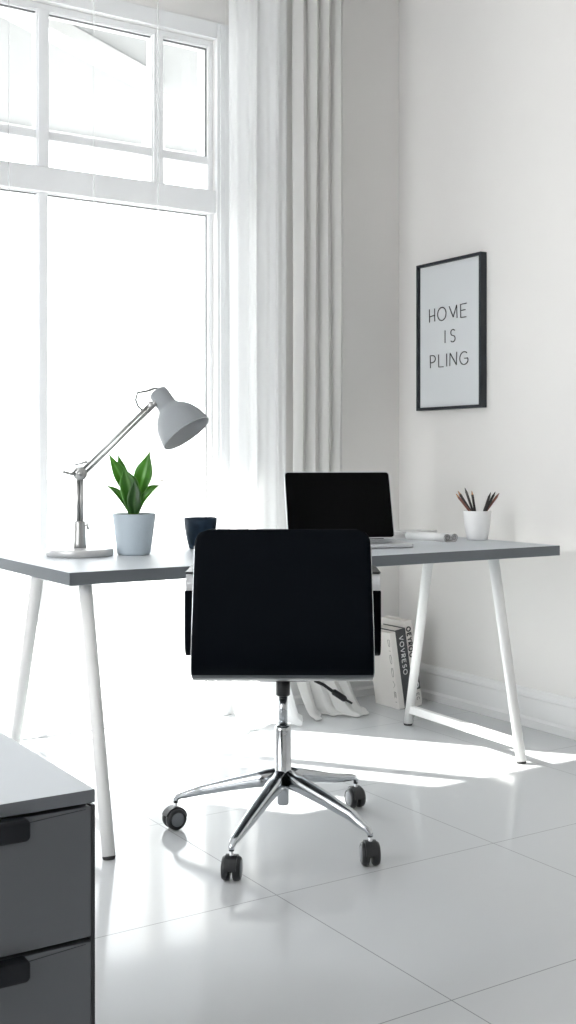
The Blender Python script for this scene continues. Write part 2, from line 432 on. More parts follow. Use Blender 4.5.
obj('crossbar', bar(lf, lt, bf, bt, 0.075), 'whitemetal', desk, bevel=0.003)
lt2, lf2 = dleg((2.827, 3.075), (2.827, 2.934)); bt2, bf2 = dleg((2.845, 3.45), (2.858, 3.60))
obj('crossbar', bar(lf2, lt2, bf2, bt2, 0.065), 'whitemetal', desk, bevel=0.003)
for x, t1, t2 in ((1.258, lt, bt), (2.835, lt2, bt2)):
    obj('top_rail', bx(x - ox - 0.02, x - ox + 0.02, t1.y + 0.05, t2.y - 0.005, 0.690, 0.7038), 'whitemetal', desk, bevel=0.002)

# ------------------------------------------------------------------ swivel chair
ch = thing('office_chair', 'black low-backed swivel office chair with a chrome castor base, in front of the desk', 'chair', (1.700, 2.694, 0), YAW)
def shell(b, prof, half, thick, taper, rtop=0.035, rfront=0.05, nx=24):
    """bent sheet: prof = list of (y, z) from top of back to front of seat; corners rounded by trimming width"""
    pts = [Vector((0, y, z)) for y, z in prof]; L = [0]
    for p, q in zip(pts, pts[1:]): L.append(L[-1] + (q - p).length)
    tot = L[-1]; rings = []
    for i, p in enumerate(pts):
        t = (pts[min(i + 1, len(pts) - 1)] - pts[max(i - 1, 0)]).normalized(); nrm = Vector((0, -t.z, t.y))
        nrm = -nrm
        w = half(L[i] / tot)
        e = L[i]
        if e < rtop: w -= rtop - math.sqrt(max(0, rtop ** 2 - (rtop - e) ** 2))
        e = tot - L[i]
        if e < rfront: w -= rfront - math.sqrt(max(0, rfront ** 2 - (rfront - e) ** 2))
        a = []; c = []
        for k in range(nx + 1):
            s = -1 + 2 * k / nx
            dish = taper * (s * s)
            a.append(b.verts.new(p + Vector((s * w, 0, 0)) + nrm * (dish + thick / 2)))
            c.append(b.verts.new(p + Vector((s * w, 0, 0)) + nrm * (dish - thick / 2)))
        rings.append((a, c))
    for (a, c), (a2, c2) in zip(rings, rings[1:]):
        for k in range(nx):
            b.faces.new((a[k], a[k + 1], a2[k + 1], a2[k])); b.faces.new((c[k], c2[k], c2[k + 1], c[k + 1]))
        b.faces.new((a[0], a2[0], c2[0], c[0])); b.faces.new((a[-1], c[-1], c2[-1], a2[-1]))
    for a, c in (rings[0], rings[-1]):
        for k in range(nx): b.faces.new((a[k], c[k], c[k + 1], a[k + 1]))
    return b
def spline(ctrl, n):
    out = []
    P = [Vector((*c, 0)) for c in ctrl]; P = [P[0] * 2 - P[1]] + P + [P[-1] * 2 - P[-2]]
    for i in range(1, len(P) - 2):
        for k in range(n):
            t = k / n; a, b_, c, d = P[i - 1], P[i], P[i + 1], P[i + 2]
            v = 0.5 * ((2 * b_) + (c - a) * t + (2 * a - 5 * b_ + 4 * c - d) * t * t + (3 * b_ - a - 3 * c + d) * t ** 3)
            out.append((v.x, v.y))
    out.append(tuple(ctrl[-1])); return out
def dense_ends(pts):
    # extra rows near both ends so that the rounded corners come out round
    out = [pts[0]]
    for p, q in zip(pts, pts[1:]):
        d = math.dist(p, q); n = max(1, int(d / 0.006))
        for k in range(1, n + 1): out.append((p[0] + (q[0] - p[0]) * k / n, p[1] + (q[1] - p[1]) * k / n))
    return out
ctrl = [(-0.222, 0.872), (-0.236, 0.80), (-0.247, 0.70), (-0.253, 0.60), (-0.249, 0.548), (-0.236, 0.514), (-0.208, 0.490), (-0.15, 0.478), (0.02, 0.474), (0.17, 0.478), (0.235, 0.470)]
outer = dense_ends(spline(ctrl, 8))
backlen = 0.42
def halfw(t): return 0.224 + 0.010 * min(1, t / 0.45)
o = obj('backrest_shell', shell(BM(), outer, halfw, 0.014, 0.0), ['leather', 'shell_sheen'], ch, smooth=True, bevel=0.004)
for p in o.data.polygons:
    if p.center.z < 0.4985: p.material_index = 1  # painted reflection band along the bottom bend
# inner upholstery: back pad and seat pad in front of the shell
ins = [(y + 0.022 if i < 99 else y, z) for i, (y, z) in enumerate(dense_ends(spline([(-0.205, 0.862), (-0.216, 0.79), (-0.226, 0.70), (-0.230, 0.61), (-0.224, 0.56)], 8)))]
obj('back_cushion', shell(BM(), ins, lambda t: 0.212, 0.026, 0.0), 'leather', ch, smooth=True, bevel=0.006)
obj('seat', prism(BM(), rrect(-0.215, 0.215, -0.20, 0.232, 0.05, 8), 0.482, 0.532, 'z'), 'leather', ch, bevel=0.018, seg=4)
# chrome strips added down both shell edges to stand for window rim light
for s in (-1, 1):
    pts = [(s * (halfw(i / len(outer)) + 0.0008), y + 0.009, z) for i, (y, z) in enumerate(outer) if z < 0.83 and y < -0.15]
    o = obj('edge_glint', tube(BM(), pts, 0.0024, 10), 'chrome', ch); o['label'] = 'chrome strip added as rim light along the shell edge'
# arm loops
def arm(s):
    x = s * 0.247
    path = [(p, q) for p, q in rrect(-0.115, 0.125, 0.533, 0.738, 0.035, 8)]
    b = BM(); n = len(path); rings = []
    cy, cz = 0.005, 0.6465
    for i, (y, z) in enumerate(path):
        p, q = path[i - 1], path[(i + 1) % n]; t = Vector((q[0] - p[0], q[1] - p[1])).normalized(); nn = Vector((t.y, -t.x))
        rings.append([b.verts.new((x + e * 0.0125, y + nn.x * h, z + nn.y * h)) for e, h in ((-1, -0.006), (1, -0.006), (1, 0.006), (-1, 0.006))])
    for i in range(n):
        a, c = rings[i], rings[(i + 1) % n]
        for k in range(4): b.faces.new((a[k], a[(k + 1) % 4], c[(k + 1) % 4], c[k]))
    fr = obj('armrest', b, 'brushed', ch, bevel=0.002)
    # black wrap on the rear upright and lower bend
    pts = [Vector((x, y, z)) for y, z in path if y < -0.02 and z < 0.708]
    pts.sort(key=lambda p: -p.z if p.y < -0.1149 else (-p.z))
    b = BM(); rings = []
    for i, p in enumerate(pts):
        q0, q1 = pts[max(0, i - 1)], pts[min(len(pts) - 1, i + 1)]; t = (q1 - q0).normalized(); nn = Vector((0, t.z, -t.y))
        rings.append([b.verts.new(p + Vector((e * 0.0142, 0, 0)) + nn * h) for e, h in ((-1, -0.010), (1, -0.010), (1, 0.0095), (-1, 0.0095))])
    for a, c in zip(rings, rings[1:]):
        for k in range(4): b.faces.new((a[k], a[(k + 1) % 4], c[(k + 1) % 4], c[k]))
    b.faces.new(rings[0]); b.faces.new(rings[-1])
    w = obj('arm_wrap', b, 'leather', fr, bevel=0.003); w['label'] = 'black leather wrap on the rear upright'
    obj('arm_pad', prism(BM(), rrect(x - 0.017, x + 0.017, -0.085, 0.11, 0.012, 5), 0.7425, 0.749, 'z'), 'blackplastic', fr, bevel=0.003)
    obj('arm_bracket', bx(min(x, s * 0.15), max(x, s * 0.15), -0.04, 0.05, 0.517, 0.530), 'blackplastic', fr, bevel=0.003)
for s in (-1, 1): arm(s)
obj('tilt_mechanism', prism(BM(), rrect(-0.075, 0.075, -0.10, 0.10, 0.02, 5), 0.456, 0.474, 'z'), 'blackplastic', ch, bevel=0.004)
obj('column_collar', lathe(BM(), [(0, .458), (0.0195, .458), (0.0195, .402), (0.016, .399), (0, .399)]), 'blackplastic', ch)
obj('gas_lift', lathe(BM(), [(0, .41), (0.0125, .41), (0.0125, .31), (0, .31)]), 'chrome', ch)
b = lathe(BM(), [(0, .318), (0.0175, .318), (0.0215, .314), (0.0225, .306), (0.0225, .195), (0.030, .188), (0.036, .176), (0.036, .160), (0.028, .148), (0.0165, .144), (0.0165, .103), (0.014, .099), (0, .099)])
obj('column', b, 'chrome', ch)
b = BM()
tube(b, [(0.085, -0.08, 0.456), (0.11, -0.085, 0.445), (0.135, -0.09, 0.428), (0.142, -0.09, 0.425)], [0.0045, 0.0045, 0.0045, 0.005], 12)
lv = obj('height_lever', b, 'blackplastic', ch)
b = BM(); tube(b, [(0.133, -0.09, 0.429), (0.137, -0.09, 0.427), (0.165, -0.092, 0.409), (0.170, -0.092, 0.406)], [0.006, 0.0085, 0.0085, 0.005], 14)
tube(b, [(0.168, -0.092, 0.407), (0.186, -0.093, 0.397)], [0.0035, 0.003], 10)
obj('lever_grip', b, 'blackplastic', lv)
arms = [(-0.303, 0.100, R(212)), (0.224, -0.197, R(96)), (-0.126, -0.304, R(84)), (0.216, 0.293, R(112))]
for ax, ay, wyaw in arms:
    v = Vector((ax, ay, 0)); L = v.length; d = v.normalized(); s = Vector((-d.y, d.x, 0))
    b = BM(); prof = [(0.020, .174, .024, .024), (0.07, .163, .021, .0215), (0.16, .140, .018, .0175), (0.24, .118, .015, .0145), (L - 0.020, .098, .0120, .0100), (L - 0.005, .093, .010, .0085), (L + 0.003, .083, .0075, .0075), (L + 0.004, .074, .0065, .0065)]
    rings = []
    for i, (r, z, hw, hh) in enumerate(prof):
        q0, q1 = prof[max(0, i - 1)], prof[min(len(prof) - 1, i + 1)]
        t = (d * (q1[0] - q0[0]) + Vector((0, 0, q1[1] - q0[1]))).normalized(); u = s.cross(t).normalized()
        if u.z < 0 and i < 5: u = -u
        ring = []
        for k in range(16):
            a = 2 * PI * k / 16; cx, cz = math.cos(a), math.sin(a)
            cx = math.copysign(abs(cx) ** 0.75, cx); cz = math.copysign(abs(cz) ** 0.75, cz)
            ring.append(b.verts.new(d * r + Vector((0, 0, z)) + s * cx * hw + (-t.cross(s)) * cz * hh))
        rings.append(ring)
    for a, c in zip(rings, rings[1:]):
        for k in range(16): f = b.faces.new((a[k], a[(k + 1) % 16], c[(k + 1) % 16], c[k])); f.smooth = True
    b.faces.new(rings[0]); b.faces.new(rings[-1])
    leg = obj('base_arm', b, 'chrome', ch)
    # castor: stem, yoke, two wheels with grey caps
    tr = Vector((math.cos(wyaw), math.sin(wyaw), 0)); axl = Vector((-tr.y, tr.x, 0))
    top = d * (L + 0.004); c0 = top + tr * 0.004 + Vector((0, 0, 0.0305))
    b = tube(BM(), [top + Vector((0, 0, 0.076)), top + Vector((0, 0, 0.05))], 0.0052, 12)
    cs = obj('castor', b, 'brushed', leg)
    b = BM()
    mx = align(c0, axl)
    for sg in (-1, 1):
        lathe(b, [(0.0, sg * 0.004), (0.026, sg * 0.004), (0.0300, sg * 0.0065), (0.0305, sg * 0.012), (0.0295, sg * 0.0195), (0.0265, sg * 0.0235), (0.0205, sg * 0.0245), (0.0205, sg * 0.0225), (0, sg * 0.0225)], 36, 0, mx)
        lathe(b, [(0, sg * 0.0228), (0.0, sg * 0.0262), (0.016, sg * 0.0255), (0.0195, sg * 0.0238), (0.0195, sg * 0.0228)], 36, 1, mx)
    tube(b, [c0 - axl * 0.006 , c0 + axl * 0.006], 0.012, 16, 0)
    # hood between the wheels
    hood = [c0 + tr * (0.033 * math.cos(a)) + Vector((0, 0, 0.033 * math.sin(a))) for a in [R(20 + 12 * k) for k in range(14)]]
    rings = []
    for p in hood:
        rr = (p - c0).normalized()
        rings.append([b.verts.new(p + axl * e * 0.015 + rr * h) for e, h in ((-1, -0.004), (1, -0.004), (1, 0.001), (-1, 0.001))])
    for a, c in zip(rings, rings[1:]):
        for k in range(4): b.faces.new((a[k], a[(k + 1) % 4], c[(k + 1) % 4], c[k]))
    b.faces.new(rings[0]); b.faces.new(rings[-1])
    obj('castor_wheel', b, ['blackplastic', 'greycap'], leg)

# ------------------------------------------------------------------ drawer cabinet, bottom left
cab = thing('drawer_cabinet', 'slate grey drawer cabinet with a pale top and black pulls, in the left foreground', 'cabinet', (0.40, 1.74, 0))
cx0, cx1, cy0, cy1 = 0.18 - 0.40, 0.624 - 0.40, 1.472 - 1.74, 2.02 - 1.74
obj('cabinet_top', bx(cx0 - 0.002, cx1 + 0.001, cy0, cy1, 0.582, 0.600), ['cabtop', 'cabedge'], cab, bevel=0.001)
tp = cab.children[0].data
for p in tp.polygons:
    if p.normal.z < 0.5: p.material_index = 1
obj('carcass', bx(cx0, cx1 - 0.004, cy0 + 0.022, cy1, 0.0, 0.5815), 'cabdark', cab)
obj('side_panel', bx(cx1 - 0.0035, cx1 + 0.0025, cy0 + 0.003, cy1, 0.0, 0.578), 'cabdark', cab, bevel=0.001)
for z1, z0 in ((0.5765, 0.3985), (0.3925, 0.2145), (0.2085, 0.0305)):
    dr = obj('drawer', bx(cx0 + 0.002, cx1 - 0.0042, cy0 + 0.002, cy0 + 0.0215, z0, z1), 'cabfront', cab, bevel=0.0015)
    # pull: rounded black bar standing off the front, ending near the right third
    hx1 = 0.527 - 0.40; hz1 = z1 + 0.0035; b = BM()
    prism(b, rrect(cx0 + 0.03, hx1, hz1 - 0.029, hz1, 0.007, 6), cy0 - 0.020, cy0 + 0.003, 'y')
    obj('drawer_pull', b, 'handle', dr, bevel=0.004, seg=3)
    # fine dark line running from the pull up to the top corner
    p0 = Vector((hx1 + 0.004, cy0 + 0.0022, hz1 - 0.011)); p1 = Vector((cx1 - 0.012, cy0 + 0.0022, z1 - 0.003))
    obj('fine_line', tube(BM(), [p0, p1], 0.0007, 6), 'cabdark', dr)

# ------------------------------------------------------------------ desk lamp
lamp = thing('desk_lamp', 'grey articulated desk lamp with a dome shade, at the left end of the desk', 'lamp', (1.440, 3.517, DZ), YAW)
H0 = DZ
obj('base', lathe(BM(), [(0, 0), (0.104, 0), (0.1075, 0.003), (0.108, 0.021), (0.1065, 0.0235), (0.10, 0.0245), (0.03, 0.0255), (0, 0.0255)], 64), 'lampbase', lamp)
obj('sleeve', lathe(BM(), [(0, 0.021), (0.0215, 0.021), (0.0205, 0.04), (0.0175, 0.108), (0.0165, 0.112), (0, 0.112)], 32), 'lampmetal', lamp)
sc = BM(); tube(sc, [(0.0165, -0.004, 0.098), (0.026, -0.006, 0.098)], 0.003, 10); tube(sc, [(0.024, -0.006, 0.112), (0.0245, -0.006, 0.10), (0.028, -0.006, 0.088), (0.028, -0.006, 0.083)], [0.002, 0.0035, 0.0045, 0.002], 12)
obj('clamp_screw', sc, 'lampmetal', lamp)
b = BM()
for dx in (-0.0056, 0.0056): tube(b, [(dx, 0, 0.105), (dx, 0, 0.252)], 0.0056, 14)
obj('post', b, 'lampmetal', lamp)
jz = 0.266
b = BM(); lathe(b, [(0, -0.013), (0.019, -0.013), (0.0225, -0.010), (0.0225, 0.010), (0.019, 0.013), (0, 0.013)], 14, 0, align((0.002, 0, jz), (0, 1, 0)))
lathe(b, [(0, 0.013), (0.009, 0.013), (0.009, 0.019), (0, 0.020)], 16, 0, align((0.002, 0, jz), (0, -1, 0)))
jt = obj('elbow_joint', b, 'lampmetal', lamp)
b = BM(); tube(b, [(-0.012, -0.012, jz - 0.002), (-0.030, -0.014, jz + 0.000), (-0.048, -0.014, jz + 0.005), (-0.052, -0.014, jz + 0.005)], [0.0055, 0.0048, 0.0045, 0.0055], 10)
tube(b, [(-0.008, -0.012, jz + 0.012), (-0.020, -0.013, jz + 0.004), (-0.030, -0.014, jz + 0.000)], 0.0028, 8)
tube(b, [(-0.022, 0.012, jz + 0.027), (0.006, 0.012, jz + 0.034), (0.018, 0.012, jz + 0.038), (0.022, 0.012, jz + 0.039)], [0.003, 0.0036, 0.005, 0.004], 10)
tube(b, [(0.004, 0.012, jz + 0.015), (0.006, 0.012, jz + 0.034)], 0.0015, 8)
obj('wing_screw', b, 'lampmetal', jt)
A0 = Vector((0.010, 0, jz + 0.004)); A1 = Vector((0.232, 0, 0.487)); ad = (A1 - A0).normalized(); an = Vector((-ad.z, 0, ad.x))
b = BM()
for e in (-1, 1): tube(b, [A0 + an * e * 0.0072, A1 + an * e * 0.0060], 0.0058, 14)
obj('arm', b, 'lampmetal', lamp)
b = BM(); lathe(b, [(0, -0.010), (0.011, -0.010), (0.0125, -0.007), (0.0125, 0.007), (0.011, 0.010), (0, 0.010)], 20, 0, align(A1, (0, 1, 0)))
tube(b, [A1, A1 + Vector((0.026, 0, 0.010))], [0.008, 0.007], 12)
lathe(b, [(0, 0), (0.010, 0), (0.010, 0.010), (0, 0.010)], 16, 0, align(A1 + Vector((0.012, -0.006, 0.006)), (0.3, -1, 0)))
obj('head_joint', b, 'lampmetal', lamp)
sd = Vector((0.575, -0.20, -0.80)).normalized(); top = Vector((0.249, 0.015, 0.534))
prof = [(0, 0.0), (0.022, 0.0), (0.0295, 0.004), (0.0318, 0.012), (0.0322, 0.056), (0.035, 0.066), (0.046, 0.078), (0.060, 0.092), (0.071, 0.110), (0.079, 0.132), (0.084, 0.156), (0.0865, 0.174)]
prof2 = []
pp_ = spline(prof[4:], 4); prof2 = prof[:4] + pp_
inner = [(r - 0.0025, t) for r, t in reversed(prof2) if t > 0.058] + [(0.0245, 0.056), (0, 0.056)]
b = BM(); lathe(b, prof2, 64, 0, align(top, sd)); lathe(b, inner, 64, 1, align(top, sd))
lathe(b, [(0.0865, 0.174), (0.0853, 0.1755), (0.084, 0.174)], 64, 1, align(top, sd))
shd = obj('lamp_shade', b, ['lampgrey', 'lampinner'], lamp)
obj('light_bulb', lathe(BM(), [(0, 0.056), (0.013, 0.058), (0.014, 0.075), (0.022, 0.095), (0.026, 0.112), (0.022, 0.130), (0.012, 0.138), (0, 0.140)], 24, 0, align(top, sd)), 'bulb', shd)
tb = top + sd * 0.004
obj('cable', tube(BM(), spl3 if False else [tb + Vector((0.004, 0, 0.002)), tb + Vector((-0.002, 0, 0.012)), tb + Vector((-0.012, 0, 0.012)), tb + Vector((-0.034, 0, 0.004)), Vector((0.187, 0, 0.528)), Vector((0.181, 0, 0.505)), Vector((0.190, 0, 0.482)), Vector((0.205, 0, 0.470)), Vector((0.216, 0, 0.474))], 0.0034, 10), 'cablegrey', lamp)

# ------------------------------------------------------------------ potted plant
plant = thing('potted_plant', 'green broad-leaved plant in a pale blue pot beside the lamp', 'plant', (1.605, 3.459, DZ), YAW)
prof = [(0, 0), (0.049, 0), (0.053, 0.004)]
for k in range(1, 25):
    t = k / 25; prof.append((0.053 + 0.0165 * t ** 0.85 + (0.0005 if k % 2 else -0.0003), 0.004 + 0.120 * t))
prof += [(0.0700, 0.126), (0.0712, 0.133), (0.0700, 0.1345), (0.0665, 0.1345), (0.0655, 0.120), (0.062, 0.112)]
obj('pot', lathe(BM(), prof, 64), 'pot', plant)
obj('soil', lathe(BM(), [(0, 0.1335), (0.03, 0.133), (0.0658, 0.131), (0.0658, 0.114), (0, 0.114)], 40), 'soil', plant)
def leaf(path, widths, m, face=(0, -1, 0), fold=0.25, n=14):
    """path: control points, widths at each; blade faces `face`; V-folded along the midrib"""
    P = [Vector(p) for p in path]; Pe = [P[0] * 2 - P[1]] + P + [P[-1] * 2 - P[-2]]; We = [widths[0]] + list(widths) + [widths[-1]]
    cs_, ws = [], []
    for i in range(1, len(Pe) - 2):
        for k in range(n // 2):
            t = k / (n // 2); a, b_, c, d = Pe[i - 1], Pe[i], Pe[i + 1], Pe[i + 2]
            cs_.append(0.5 * ((2 * b_) + (c - a) * t + (2 * a - 5 * b_ + 4 * c - d) * t * t + (3 * b_ - a - 3 * c + d) * t ** 3))
            ws.append(max(0.0006, 0.5 * ((2 * We[i]) + (We[i + 1] - We[i - 1]) * t + (2 * We[i - 1] - 5 * We[i] + 4 * We[i + 1] - We[i + 2]) * t * t + (3 * We[i] - We[i - 1] - 3 * We[i + 1] + We[i + 2]) * t ** 3)))
    cs_.append(P[-1]); ws.append(0.0006)
    b = BM(); uvl = b.loops.layers.uv.new('uv'); rows = []; F = Vector(face).normalized()
    for i, p in enumerate(cs_):
        t = (cs_[min(i + 1, len(cs_) - 1)] - cs_[max(i - 1, 0)]).normalized(); s = t.cross(F).normalized(); nn = s.cross(t).normalized()
        rows.append([b.verts.new(p + s * e * ws[i] + nn * (abs(e) * fold * ws[i] * (1 if abs(e) < 1 else 1.0))) for e in (-1, -0.66, -0.33, 0, 0.33, 0.66, 1)])
    for i in range(len(rows) - 1):
        for k in range(6):
            f = b.faces.new((rows[i][k], rows[i][k + 1], rows[i + 1][k + 1], rows[i + 1][k])); f.smooth = True
            for l, (uu, vv) in zip(f.loops, ((k, i), (k + 1, i), (k + 1, i + 1), (k, i + 1))): l[uvl].uv = (uu / 6, vv / len(rows))
    return obj('leaf', b, m, plant, solid=0.0014)
z0 = 0.126
leaf([(-0.004, 0.008, z0), (-0.022, 0.012, 0.205), (-0.052, 0.014, 0.268), (-0.085, 0.012, 0.331)], [0.006, 0.018, 0.022, 0.001], 'leaf', (0.35, -1, 0.2), 0.35)
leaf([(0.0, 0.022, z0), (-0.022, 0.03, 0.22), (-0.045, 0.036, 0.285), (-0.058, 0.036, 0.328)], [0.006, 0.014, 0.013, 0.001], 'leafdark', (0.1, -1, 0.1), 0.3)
leaf([(0.006, 0.014, z0), (0.016, 0.018, 0.205), (0.034, 0.016, 0.272), (0.051, 0.006, 0.338)], [0.006, 0.022, 0.031, 0.001], 'leaf', (-0.25, -1, 0.1), 0.3)
leaf([(0.0, -0.006, z0), (-0.006, -0.012, 0.175), (-0.017, -0.010, 0.235), (-0.033, 0.0, 0.284)], [0.009, 0.026, 0.030, 0.001], 'leaf', (0.2, -1, 0.15), 0.35)
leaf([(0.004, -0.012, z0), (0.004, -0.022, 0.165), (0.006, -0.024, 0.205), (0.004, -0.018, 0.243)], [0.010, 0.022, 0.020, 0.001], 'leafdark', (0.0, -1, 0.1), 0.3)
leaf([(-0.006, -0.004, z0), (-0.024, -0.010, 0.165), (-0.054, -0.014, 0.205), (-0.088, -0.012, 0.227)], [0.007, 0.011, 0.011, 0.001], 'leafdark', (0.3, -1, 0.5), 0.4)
leaf([(0.008, -0.008, z0), (0.022, -0.014, 0.165), (0.048, -0.018, 0.200), (0.078, -0.018, 0.222)], [0.007, 0.012, 0.012, 0.001], 'leaf', (-0.3, -1, 0.5), 0.4)
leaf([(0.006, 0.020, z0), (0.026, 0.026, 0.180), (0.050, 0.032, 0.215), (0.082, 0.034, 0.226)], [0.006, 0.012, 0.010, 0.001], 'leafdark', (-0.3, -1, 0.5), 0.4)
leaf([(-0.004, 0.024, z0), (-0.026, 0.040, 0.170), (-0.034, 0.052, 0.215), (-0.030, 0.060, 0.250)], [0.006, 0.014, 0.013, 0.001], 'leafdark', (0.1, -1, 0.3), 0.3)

b = BM(); tube(b, [(0.030, 0.0, 0.190), (0.060, -0.004, 0.222), (0.082, -0.006, 0.240)], [0.0009, 0.0008, 0.0007], 6)
st_ = obj('flower_stalk', b, 'leaf', plant)
b = BM()
for q in ((0.084, 0.241), (0.090, 0.2425), (0.096, 0.2435)): bmesh.ops.create_icosphere(b, subdivisions=2, radius=0.0028, matrix=Matrix.Translation((q[0], -0.006, q[1])) @ Matrix.Diagonal((1.4, 1, 0.8, 1)))
obj('flower_bud', b, 'budpale', st_)

# ------------------------------------------------------------------ navy cup
cup = thing('cup', 'navy blue tapered cup on the desk behind the chair', 'cup', (1.907, 3.563, DZ), YAW)
obj('cup_body', lathe(BM(), [(0, 0), (0.035, 0), (0.039, 0.003), (0.045, 0.020), (0.0525, 0.055), (0.0565, 0.085), (0.0578, 0.107), (0.0565, 0.1085), (0.0545, 0.107), (0.053, 0.085), (0.049, 0.055), (0.040, 0.012), (0, 0.008)], 56), 'bluecup', cup)

# ------------------------------------------------------------------ laptop
lap = thing('laptop', 'open silver laptop with a blank black screen on the desk', 'laptop', (2.459, 3.489, DZ), YAW + R(10))
# local: x right, y away from the sitter, hinge at y = 0
obj('laptop_base', prism(BM(), rrect(-0.203, 0.203, -0.252, 0.004, 0.014, 6), 0.003, 0.016, 'z'), 'silver', lap, bevel=0.002)
b = BM()
for i in range(5):
    for k in range(14):
        w = 0.0205; x = -0.158 + k * 0.0232; y = -0.045 - i * 0.021
        box(b, x - w / 2, x + w / 2, y - 0.0085, y + 0.0085, 0.0158, 0.0168)
kb = obj('keyboard', b, 'keys', lap.children[0])
obj('trackpad', prism(BM(), rrect(-0.06, 0.06, -0.235, -0.155, 0.006, 4), 0.0159, 0.0163, 'z'), 'brushed', lap.children[0])
tl = R(19)
lid = obj('laptop_lid', prism(BM(), rrect(-0.203, 0.203, 0.0, 0.262, 0.014, 6), -0.0035, 0.0035, 'z'), 'silver', lap, bevel=0.0015, loc=(0, 0.004, 0.018), rot=(R(90) - tl + 0, 0, 0))
# lid local: y runs up the lid, +z faces the sitter after the tilt
scr = obj('screen', prism(BM(), rrect(-0.1995, 0.1995, 0.004, 0.2575, 0.011, 6), 0.0036, 0.0044, 'z'), 'screen', lid)
obj('hinge', tube(BM(), [(-0.16, 0.006, 0.0155), (0.16, 0.006, 0.0155)], 0.0055, 12), 'blackplastic', lap)

# ------------------------------------------------------------------ papers by the laptop
def notebook(x, y, z, w, d, h, rz, label, name='notebook'):
    t = thing(name, label, 'notebook', (x, y, z), rz, 'white notebooks stacked by the laptop')
    b = BM(); box(b, -w / 2, w / 2, -d / 2, d / 2, 0, 0.0015); box(b, -w / 2, w / 2, -d / 2, d / 2, h - 0.0015, h); box(b, -w / 2, -w / 2 + 0.0015, -d / 2, d / 2, 0.0015, h - 0.0015)
    obj('cover', b, 'paper', t, bevel=0.0006)
    obj('pages', bx(-w / 2 + 0.002, w / 2 - 0.002, -d / 2 + 0.002, d / 2 - 0.002, 0.0016, h - 0.0016), 'paper', t)
notebook(2.90, 3.652, DZ, 0.24, 0.150, 0.016, R(-3), 'lower white notebook of the pair behind the rolled magazine')
notebook(2.905, 3.655, DZ + 0.0161, 0.20, 0.12, 0.010, R(-8), 'smaller upper white notebook lying on top of the larger one behind the rolled magazine')
# double-rolled magazine: one sheet curling into two coils
rm = thing('rolled_magazine', 'white magazine rolled into two coils, between the laptop and the pen cup', 'magazine', (2.866, 3.352, DZ), R(7))
path = []
for k in range(40):
    a = R(-90) + k / 39 * R(620); r = 0.0035 + 0.0125 * (1 - k / 39); path.append((-0.0185 + 0, 0, a, r))
left = [(-0.0195 - math.cos(p[2]) * p[3] * 1.22, 0.0165 + math.sin(p[2]) * p[3]) for p in path][::-1]
right = [(0.0195 + math.cos(p[2]) * p[3] * 1.22, 0.0165 + math.sin(p[2]) * p[3]) for p in path]
cur = left + right
b = BM(); LNG = 0.205
A = [b.verts.new((x, 0, z)) for x, z in cur]; B = [b.verts.new((x, LNG, z)) for x, z in cur]
for i in range(len(cur) - 1): f = b.faces.new((A[i], A[i + 1], B[i + 1], B[i])); f.smooth = True
sheet = obj('rolled_sheet', b, 'paper', rm, solid=0.0016)
b = BM()
tube(b, [(x, -0.0006, z) for x, z in cur], 0.0009, 6)
obj('page_edge', b, 'softink', rm)
obj('cover_flap', prism(BM(), [(-0.033, 0.0), (0.033, 0.0), (0.033, 0.0012), (-0.033, 0.0012)], 0.0, LNG, 'y'), 'paper', rm)

# ------------------------------------------------------------------ pen cup and pencils
pc = thing('pencil_cup', 'white tapered cup holding pencils near the right end of the desk', 'cup', (3.022, 3.377, DZ), YAW)
obj('cup_body', lathe(BM(), [(0, 0), (0.036, 0), (0.040, 0.003), (0.0435, 0.020), (0.049, 0.055), (0.0525, 0.088), (0.0535, 0.112), (0.0525, 0.1135), (0.0508, 0.112), (0.0495, 0.088), (0.046, 0.055), (0.040, 0.010), (0, 0.008)], 56), 'whitecup', pc)
s_ = 4.55 / 1153
Rz = Matrix.Rotation(YAW, 3, 'Z')
pens = [  # (lean at rim x, top x, top z, y, kind, label)
    (-0.030, -0.083, 0.179, 0.0, 'pencilbrown', 'brown pencil, leaning furthest left in the white cup'),
    (-0.024, -0.074, 0.190, 0.0117, 'pencilblack', 'black pencil with a bare tip, second from the left in the white cup'),
    (-0.014, -0.045, 0.202, 0.0234, 'pencilblack', 'tallest black pencil, leaning left of the middle in the white cup'),
    (-0.004, -0.016, 0.190, 0.0351, 'pencilblack', 'black pencil standing nearly upright in the middle of the white cup'),
    (0.020, 0.046, 0.186, -0.0351, 'pencilblack', 'black pencil, nearest the middle of the three leaning right'),
    (0.026, 0.066, 0.188, -0.0234, 'pencilblack', 'dark pencil, in the middle of the three leaning right'),
    (0.031, 0.083, 0.182, -0.0117, 'pencilbrown', 'reddish brown pencil, leaning furthest right in the white cup')]
for i, (xr, xt, zt, yy, mt, lb) in enumerate(pens):
    a = Vector((xr, yy, 0.112)); t = Vector((xt, yy, zt)); d = (t - a).normalized()
    base = a - d * (0.070)
    wb_ = Rz @ base + Vector((3.022, 3.377, DZ))
    wd = Rz @ d; L = (t - base).length
    pt = thing('pencil', lb, 'pencil', wb_, 0, 'pencils in the white cup')
    pt.rotation_euler = wd.to_track_quat('Z', 'Y').to_euler()
    ob = obj('pencil_body', lathe(BM(), [(0, 0), (0.0052, 0), (0.0052, L - 0.016), (0.0048, L - 0.0155)], 6), mt, pt)
    obj('sharpened_end', lathe(BM(), [(0.0041, L - 0.0157), (0.0018, L - 0.004), (0.0008, L), (0, L)], 10), 'pencilwood' if i in (0, 1, 3) else mt, pt)

# ------------------------------------------------------------------ framed print
fp = thing('framed_print', 'black-framed print reading HOME IS PLING on the right wall', 'picture', (XR, 3.7875, 1.588))
